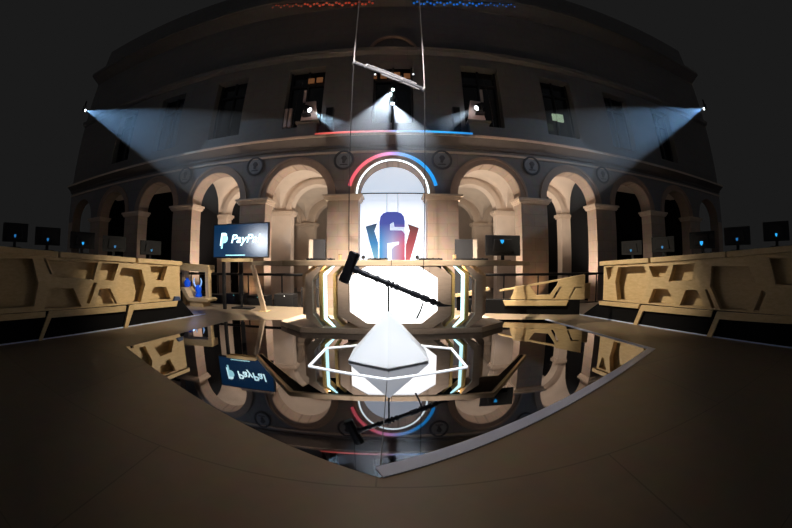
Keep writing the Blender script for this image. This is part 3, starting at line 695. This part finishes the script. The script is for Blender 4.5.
for side, D, nm in ((-1, LEFT, 'left'), (1, RIGHT, 'right')):
    f = bench_frame(side)
    o = thing('player_desk', f(1.5, 0, .2), 'long plywood player desk with hexagon cut-outs along the %s edge of the stage' % nm, 'desk')
    ht = lambda s: 1.111 - .045 * s; hb = lambda s: .378 - .012 * s
    E_ = D['end']
    b = MB(); b.board([(-1.3, hb(-1.3)), (E_, hb(E_)), (E_, ht(E_)), (-1.3, ht(-1.3))], D['holes'], f, 0, .13); b.build('front_panel', M['plywood'], o, bevel=.004)
    b = MB(); b.prism([(-1.3, hb(-1.3)), (E_, hb(E_)), (E_, ht(E_)), (-1.3, ht(-1.3))], f, .19, .22); b.build('back_panel', M['plywood'], o)
    for s0, s1 in D['slabs']:
        b = MB(); b.prism([(s0, ht(s0) + .001), (s1, ht(s1) + .001), (s1, ht(s1) + .078), (s0, ht(s0) + .078)], f, -.03, .75); b.build('desk_top', M['plywood'], o, bevel=.005)
    for tr in D['trims']:
        b = MB(); b.board(tr, [], f, -.06, -.012); b.build('kick_trim', M['plywood'], o, bevel=.004)
    b = MB(); b.prism([(-1.3, .0005), (E_ + .35 if side < 0 else E_ + .55, .0005), (E_, hb(E_)), (-1.3, hb(-1.3))], f, -.008, .7); b.build('plinth', M['black_cloth'], o)['label'] = 'black base'
    # LED edge of the black base
    b = MB(); b.prism([(-1.2, .0006), (3.7, .0006), (3.7, .014), (-1.2, .014)], f, -.028, -.0085); b.build('base_edge', M['strip_white'], o)['label'] = 'thin pale edge line at the floor'
# monitors standing on the benches (only their backs and emblems show)
def bench_monitors(side, spots, labs, grp):
    f = bench_frame(side)
    for (s, w, big), lab in zip(spots, labs):
        p = f(s, 1.0, .42); q = f(s + .1, 1.0, .42)
        yaw = math.atan2(q[1] - p[1], q[0] - p[0])
        if side > 0: yaw += PI
        if side < 0: pass
        h = 1.111 - .045 * s + .094
        t = monitor(p[0], p[1], h, .52, .26, yaw, lab, grp, M['blue_dim'] if big == 0 else M['blue_led'], .045 if big < 2 else .065, emb_off=(0, -.05))
labsL = ['monitor with a faint blue emblem nearest the dark left end of the left player desk', 'second monitor from the dark end of the left player desk', 'middle monitor of the five on the left player desk',
         'second monitor from the stone arches on the left player desk', 'monitor at the end of the left player desk closest to the stone arches']
labsR = ['monitor with blue emblem nearest the dark right end of the right player desk', 'second monitor from the dark end of the right player desk', 'middle monitor of the five on the right player desk',
         'second monitor from the stone arches on the right player desk', 'monitor at the end of the right player desk closest to the stone arches']
bench_monitors(-1, [(-.35, 0, 0), (.32, 0, 0), (1.05, 0, 1), (1.75, 0, 0), (2.62, 0, 0)], labsL, 'monitors along the left player desk')
bench_monitors(1, [(-.40, 0, 1), (.38, 0, 0), (1.1, 0, 2), (1.95, 0, 0), (2.7, 0, 0)], labsR, 'monitors along the right player desk')

# right wing: low hexagon panel angled behind the desk
WP, WQ = Vector((1.886, 6.497)), Vector((3.70, 5.70)); wu = (WQ - WP).normalized(); wn = Vector((-wu.y, wu.x))
wf = lambda s, h, w: (WP.x + wu.x * s + wn.x * w, WP.y + wu.y * s + wn.y * w, h)
o = thing('low_screen_wall', wf(1.2, 0, .2), 'low angled plywood panel with slots running from the desk to the right player desk', 'panel')
outl = [(2.10, .79), (1.543, .694), (1.498, .574), (1.36, .394), (1.076, .377), (.93, .572), (.633, .554), (.545, .292), (2.10, .30)]
b = MB(); b.board(outl, [[(1.562, .56), (1.60, .545), (1.465, .315), (1.411, .315)], [(1.868, .545), (2.03, .551), (2.04, .53), (1.901, .524), (1.783, .315), (1.755, .315)]], wf, 0, .10); b.build('front_panel', M['plywood'], o, bevel=.004)
b = MB(); b.prism([(.5, .29), (2.25, .30), (2.25, .62), (2.08, .60), (1.5, .34), (.8, .33)], wf, .17, .20); b.build('back_panel', M['plywood'], o)
b = MB(); b.prism([(2.10, .80), (.30, .475), (.30, .435), (2.10, .755)], wf, .12, .17); b.build('top_rail', M['plywood'], o, bevel=.004)
b = MB(); b.board([(.389, .275), (1.748, .284), (1.704, .184), (.439, .169)], [], wf, -.06, -.012); b.build('kick_trim', M['plywood'], o, bevel=.004)
b = MB(); b.prism([(-.5, .0005), (2.0, .0005), (2.0, .29), (-.5, .27)], wf, -.008, .24); b.build('plinth', M['black_cloth'], o)['label'] = 'black base'
o = thing('low_wedge', (1.6, 6.8, 0), 'flat pale wooden wedge on the stage behind the right side of the desk', 'panel')
b = MB(); b.prism([(1.35, .36), (2.1, .50), (2.1, .44), (1.7, .33), (1.35, .30)], W0, 6.86, 6.95); b.build('rail', M['plywood'], o)
b = MB(); b.box(1.4, 2.05, 6.97, 7.02, .0005, .33); b.build('skirt', M['black_cloth'], o)

# left pod: open frame with wedge seat
o = thing('display_niche', (-4.7, 6.7, 0), 'open plywood frame with stepped base at the end of the left player desk', 'display stand')
PD = 6.7
b = MB(); b.prism([(-5.2, .85), (-4.27, .80), (-4.27, .97), (-5.2, 1.02)], W0, PD, PD + .3); b.build('top_beam', M['plywood'], o, bevel=.005)
b = MB(); b.prism([(-4.37, .21), (-4.27, .21), (-4.27, .80), (-4.37, .805)], W0, PD, PD + .14); b.build('post', M['plywood'], o, bevel=.004)
b = MB(); b.board([(-5.1, .44), (-4.97, .44), (-4.80, .21), (-4.26, .205), (-4.2, .17), (-4.24, .12), (-4.86, .12)], [], W0, PD - .12, PD + .3); b.build('base', M['plywood'], o, bevel=.004)
b = MB(); b.box(-4.80, -4.40, PD - .10, PD + .25, .0005, .12); b.build('step', M['plywood'], o)
b = MB(); b.prism([(-5.2, .0), (-5.1, .0), (-5.1, .85), (-5.2, .86)], W0, PD + .1, PD + .28); b.build('post', M['plywood'], o)
o = thing('claw_trophy', (-4.64, PD + .08, .21), 'shiny blue trophy with two raised prongs inside the plywood frame', 'trophy')
tx, td = -4.64, PD + .08
b = MB(); b.tube([(tx, td, .212), (tx, td, .25), (tx, td, .33), (tx, td, .40), (tx, td, .46), (tx, td, .50)], [.085, .09, .065, .085, .075, .03], 14); b.build('body', M['blue_plastic'], o, smooth=True)
for s in (-1, 1):
    b = MB(); b.tube([(tx + s * .04, td - .02, .44), (tx + s * .10, td - .03, .50), (tx + s * .125, td - .03, .58), (tx + s * .10, td - .03, .67)], [.02, .022, .02, .008], 8); b.build('prong', M['blue_pale'], o, smooth=True)
o = thing('dark_blue_vase', (-4.92, PD + .2, .44), 'small dark blue round ornament left of the pronged trophy', 'ornament')
b = MB(); b.tube([(-4.98, PD + .05, .4405), (-4.98, PD + .05, .47), (-4.98, PD + .05, .55), (-4.98, PD + .05, .60), (-4.98, PD + .05, .64)], [.05, .08, .095, .07, .03], 14); b.build('body', M['blue_plastic'], o, smooth=True)
b = MB(); b.tube([(-4.98, PD + .05, .64), (-4.98, PD + .05, .665)], .035, 12); b.build('lip', M['blue_plastic'], o)
o = thing('trim_cap', bench_frame(-1)(2.93, .33, -.05), 'small dark blue block at the end of the left player desk trim', 'block')
fL = bench_frame(-1)
b = MB(); b.prism([(2.84, .338), (3.02, .338), (3.0, .41), (2.89, .42)], fL, -.06, .0); b.build('shell', mat('navy_block', (.03, .06, .16), .5, var=.2), o, bevel=.008)

# ------------------------------------------------------------------ behind the stage
for s, xs, lab in ((-1, (-2.00, -1.68), 'left'), (1, (1.56, 2.02), 'right')):
    o = thing('partition_panel', (sum(xs) / 2, 8.1, HALL), 'dark upright panel with a pale edge behind the %s half of the desk' % lab, 'partition')
    b = MB(); b.box(xs[0], xs[1], 8.1, 8.16, HALL, 1.62); b.build('panel', M['slate'], o, bevel=.005)
    xe = xs[0] - .10 if s < 0 else xs[1]
    b = MB(); b.box(xe, xe + .10, 8.06, 8.16, HALL, 1.61); b.build('edge_post', M['plaster'], o)['label'] = 'pale edge post'
for s, lab in ((-1, 'left'), (1, 'right')):
    x = -1.90 if s < 0 else 1.80; y = 10.0
    o = thing('lighting_tower', (x, y, HALL), 'black tower of stage lights inside the arch just %s of the glowing arch' % lab, 'lighting tower')
    b = MB()
    for dx, dy in ((-.08, -.08), (.08, -.08), (.08, .08), (-.08, .08)): b.tube([(x + dx, y + dy, HALL), (x + dx, y + dy, 3.1)], .016, 6)
    for i in range(9):
        h = HALL + .2 + i * .36; b.tube([(x - .08, y - .08, h), (x + .08, y - .08, h + .18), (x - .08, y - .08, h + .36)], .009, 5)
    b.build('truss', M['black'], o)
    b = MB(); b.box(x - .3, x + .3, y - .3, y + .3, HALL, HALL + .04); b.build('base_plate', M['black'], o)
    for h in (1.35, 1.65, 1.98, 2.32, 2.72):
        b = MB(); b.tube([(x - s * .02, y - .30, h - .03), (x - s * .02, y - .2, h), (x - s * .02, y - .09, h + .02)], [.10, .11, .06], 10); b.build('lamp_head', M['charcoal'], o)
for s, lab in ((-1, 'left'), (1, 'right')):
    o = thing('crowd_rail', (s * 4.2, 8.3, HALL), 'black metal railing in front of the arches on the %s side' % lab, 'railing')
    x0, x1 = sorted((s * 1.9, s * 7.0))
    b = MB(); b.tube([(x0, 8.3, .72), (x1, 8.3, .72)], .035, 8); b.build('handrail', M['black'], o)
    for i in range(6):
        x = x0 + (x1 - x0) * i / 5; b = MB(); b.tube([(x, 8.3, HALL), (x, 8.3, .70)], .022, 6); b.build('post', M['black'], o)
    b = MB(); b.tube([(x0, 8.3, -.12), (x1, 8.3, -.12)], .018, 6); b.build('lower_rail', M['black'], o)
cases = [(-5.6, .75, .26), (-4.75, .6, .20), (-4.05, .55, .25), (-3.35, .55, .22), (-2.62, .5, .27), (-1.95, .42, .45)]
cl = ['black flight case furthest left behind the stage edge', 'low black flight case behind the trophy frame', 'black flight case with pilot light below the payment advert screen, left part', 'black flight case with teal pilot light straight behind the leaning desk leg', 'black flight case with white pilot light right of the leaning desk leg', 'tall black flight case behind the left desk side frames']
for i, ((x, w, h), lab) in enumerate(zip(cases, cl)):
    o = thing('flight_case', (x, 7.75, HALL), lab, 'flight case')
    b = MB(); b.box(x - w / 2, x + w / 2, 7.55, 7.95, HALL, h); b.build('box', M['black'], o, bevel=.012)
    b = MB(); b.box(x - w / 2 - .003, x + w / 2 + .003, 7.545, 7.955, h - .10, h - .085); b.build('lid_rim', M['slate'], o)
    if i in (2, 3, 4):
        b = MB(); b.sphere((x + .03, 7.54, h - .04), .014, 1); b.build('pilot_light', M['teal_led' if i < 4 else 'lens_small'], o)
# uplights at the foot of the pillars
UP = []
for k, lab in ((-2, 'uplight at the foot of the pillar behind the payment advert screen'), (-1, 'uplight at the foot of the pillar left of the glowing arch'), (0, 'uplight at the foot of the pillar right of the glowing arch'), (1, 'uplight at the foot of the pillar behind the dark monitor with shield')):
    x = (k + .5) * PITCH; o = thing('floor_uplight', (x, WD - .3, HALL), lab, 'uplight')
    b = MB(); b.box(x - .12, x + .12, WD - .38, WD - .2, HALL, HALL + .10); b.build('housing', M['charcoal'], o, bevel=.01)
    b = MB(); b.box(x - .09, x + .09, WD - .35, WD - .23, HALL + .10, HALL + .108); b.build('lens', M['lens_small'], o)
    UP.append((k, x))

# ------------------------------------------------------------------ haze beams and lamps
beam(C1, T['C1'], 17, 3.0, 'hazy white beam fanning down left from the upper centre beam light', 1000, .42, up0=.6)
beam(C2, T['C2'], 17, 2.6, 'hazy white beam fanning down right from the lower centre beam light', 800, .42, up0=.6)
beam(FXL, T['FXL'], 10, 1.9, 'thin hazy beam from the left window niche towards the centre', 420, .5, (.6, .82, 1))
beam(FXR, T['FXR'], 10, 1.9, 'thin hazy beam from the right window niche towards the centre', 300, .5, (.7, .85, 1))
beam(SL, TL, 15.5, 8.2, 'wide hazy blue white beam from the lone light at far left', 1000, .17, (.36, .64, 1), up0=.26)
beam(SR, TR, 15.5, 8.2, 'wide hazy blue white beam from the lone light at far right', 1000, .17, (.36, .64, 1), up0=.26)

def lamp(kind, p, q, power, col, size=.1, spot=60, blend=.5, sy=None):
    L = bpy.data.lights.new('lamp', kind); L.energy = power; L.color = col
    if kind == 'SPOT': L.spot_size = math.radians(spot); L.spot_blend = blend; L.shadow_soft_size = size
    elif kind == 'AREA':
        L.size = size * S
        if sy: L.shape = 'RECTANGLE'; L.size_y = sy * S
    else: L.shadow_soft_size = size
    o = bpy.data.objects.new('stage_lamp', L); COL.objects.link(o); o.location = Vector(p) * S
    if q is not None: o.rotation_euler = aim(p, q).to_track_quat('-Z', 'Y').to_euler()
    return o
WARM = (1.0, .80, .58); NEUT = (1.0, .90, .78); COOL = (.86, .93, 1)
lamp('SPOT', (0, 2.0, 6.5), (.0, 3.42, .25), 3200, COOL, .08, 9.5, .35)            # pyramid
for q in (-1, 1):
    lamp('SPOT', (-q * 1.4, 5.7, 3.9), (q * 4.25, 4.45, .55), 2300, (1, .84, .60), .08, 27, 1.0)   # player desks, lit from across the stage
lamp('SPOT', (0, 4.6, 6.4), (0, 2.9, .0), 640, (1, .78, .58), .12, 46, 1.0)           # front of the stage floor
lamp('SPOT', (0, 5.5, 7.0), (0, 6.9, .0), 16000, (1, .86, .68), .12, 54, .7)
lamp('SPOT', (0, 2.6, 7.0), (0, 4.5, .2), 260, (1, .88, .78), .05, 26, .6)            # desk base                # rear of the stage
lamp('SPOT', (0, .6, 4.4), (0, 5.2, 2.0), 3700, (1, .85, .74), .03, 40, .6)               # desk front, upper half
for k in range(-4, 5):                                                             # gallery uplights
    w = {0: 0, 1: 120, 2: 45, 3: 0, 4: 0}[abs(k)]
    if w:
        lamp('SPOT', (k * PITCH + .1, 10.4, 1.2), (k * PITCH, 10.4, 4), w, (1, .90, .76), .12, 150, .6)
        lamp('SPOT', (k * PITCH, 13.4, 1.2), (k * PITCH, 13.4, 4), w * .8, (1, .88, .72), .12, 150, .6)
    if k:                                                                          # grazing lamp in the reveal, towards the outer jamb and arch
        q = 1 if k > 0 else -1
        lamp('SPOT', (k * PITCH - q * .75, WD + .25, .2), (k * PITCH + q * .85, WD + .28, 2.6), {1: 420, 2: 480, 3: 60, 4: 8}[abs(k)], (1, .82, .66), .05, 110 if abs(k) < 3 else 70, .7)
        if abs(k) < 3:
            for yy in (11.6, 15.2): lamp('SPOT', (k * PITCH - q * .75, yy, .2), (k * PITCH + q * .85, yy, 2.7), 90 if abs(k) == 1 else 40, (1, .84, .68), .05, 100, .7)
for k, x in UP:
    lamp('SPOT', (x, WD - .33, HALL + .15), (x, WD + .1, 1.7), 36 if k in (-2, 1) else 30, (1, .62, .32) if k in (-2, 1) else (1, .70, .52), .05, 84, 1.0)
for q in (-1, 1):
    lamp('AREA', (q * 4.3, WD - .62, 4.52), (q * 4.3, WD - .37, 4.6), 1.5, (1, .52, .28), 3.8, sy=.03)
    lamp('SPOT', (q * 2.5, WD - .6, 5.2), (q * 2.5, WD, 5.6), 4, (1, .75, .68), .03, 80, .6)
lamp('SPOT', (1.0, 4.0, 4.2), (2.9, 6.0, .4), 1300, (1, .86, .62), .06, 24, .7)       # low wing panel
lamp('SPOT', (-1.2, 3.6, 4.4), (-2.9, 6.5, .6), 1300, (1, .88, .70), .06, 20, .7)      # leaning leg
lamp('SPOT', (-1.5, 5.2, 3.2), (-4.5, 6.7, .5), 900, (1, .86, .66), .05, 24, .6)     # trophy frame
lamp('SPOT', (-6.2, -1.3, 2.05), (-2.80, 6.62, 1.48), 800, COOL, .5, 9, .5)             # unseen spot added for the glare on the big screen
lamp('AREA', (0, WD + .15, .9), (0, WD + .57, 1.9), 14, (.9, .96, 1), 1.6, sy=.1)     # foot of the backdrop
lamp('POINT', (0, WD - .5, 7.5), None, 1.0, (1, .5, .35), .2)
for q in (-1, 1):
    lamp('AREA', (.06 + q * .97, 4.85, .965), (.06 + q * .97, 4.85, 0), 5, (1, .70, .33), .10, sy=.25)
lamp('POINT', (-4.6, 6.4, .5), None, 2.5, (.1, .3, 1), .05)

# ------------------------------------------------------------------ world, camera, view
w = bpy.data.worlds.new('night'); scene.world = w; w.use_nodes = True
wn_, wl_ = w.node_tree.nodes, w.node_tree.links      # dark hall all round, added fill from behind the camera lifts dark surfaces
tc = wn_.new('ShaderNodeTexCoord'); sx = wn_.new('ShaderNodeSeparateXYZ'); mr = wn_.new('ShaderNodeMapRange'); mr.interpolation_type = 'SMOOTHSTEP'
wl_.new(tc.outputs['Generated'], sx.inputs[0]); wl_.new(sx.outputs['Y'], mr.inputs['Value'])
mr.inputs['From Min'].default_value = -.25; mr.inputs['From Max'].default_value = -.9; mr.inputs['To Min'].default_value = 0; mr.inputs['To Max'].default_value = 1
mx = wn_.new('ShaderNodeMix'); mx.data_type = 'RGBA'; mx.inputs['A'].default_value = (.0103, .0103, .0103, 1); mx.inputs['B'].default_value = (.036, .036, .037, 1)
wl_.new(mr.outputs[0], mx.inputs['Factor']); wl_.new(mx.outputs['Result'], wn_['Background'].inputs['Color'])
cam = bpy.data.cameras.new('camera'); co = bpy.data.objects.new('camera', cam); COL.objects.link(co); scene.camera = co
co.location = (.09 * S, 0, 1.0 * S); co.rotation_euler = (PI / 2, 0, 0)
cam.sensor_fit = 'HORIZONTAL'; cam.sensor_width = 36; cam.lens = 15
scene.render.engine = 'CYCLES'
cam.type = 'PANO'
c = cam if hasattr(cam, 'panorama_type') else cam.cycles
c.panorama_type = 'FISHEYE_EQUISOLID'; c.fisheye_lens = 15.0; c.fisheye_fov = math.radians(200)
cam.clip_start = .02; cam.clip_end = 200
scene.cycles.use_denoising = True
scene.cycles.max_bounces = 6; scene.cycles.volume_bounces = 0
scene.view_settings.view_transform = 'Standard'; scene.view_settings.look = 'None'
scene.view_settings.exposure = 0; scene.view_settings.gamma = 1
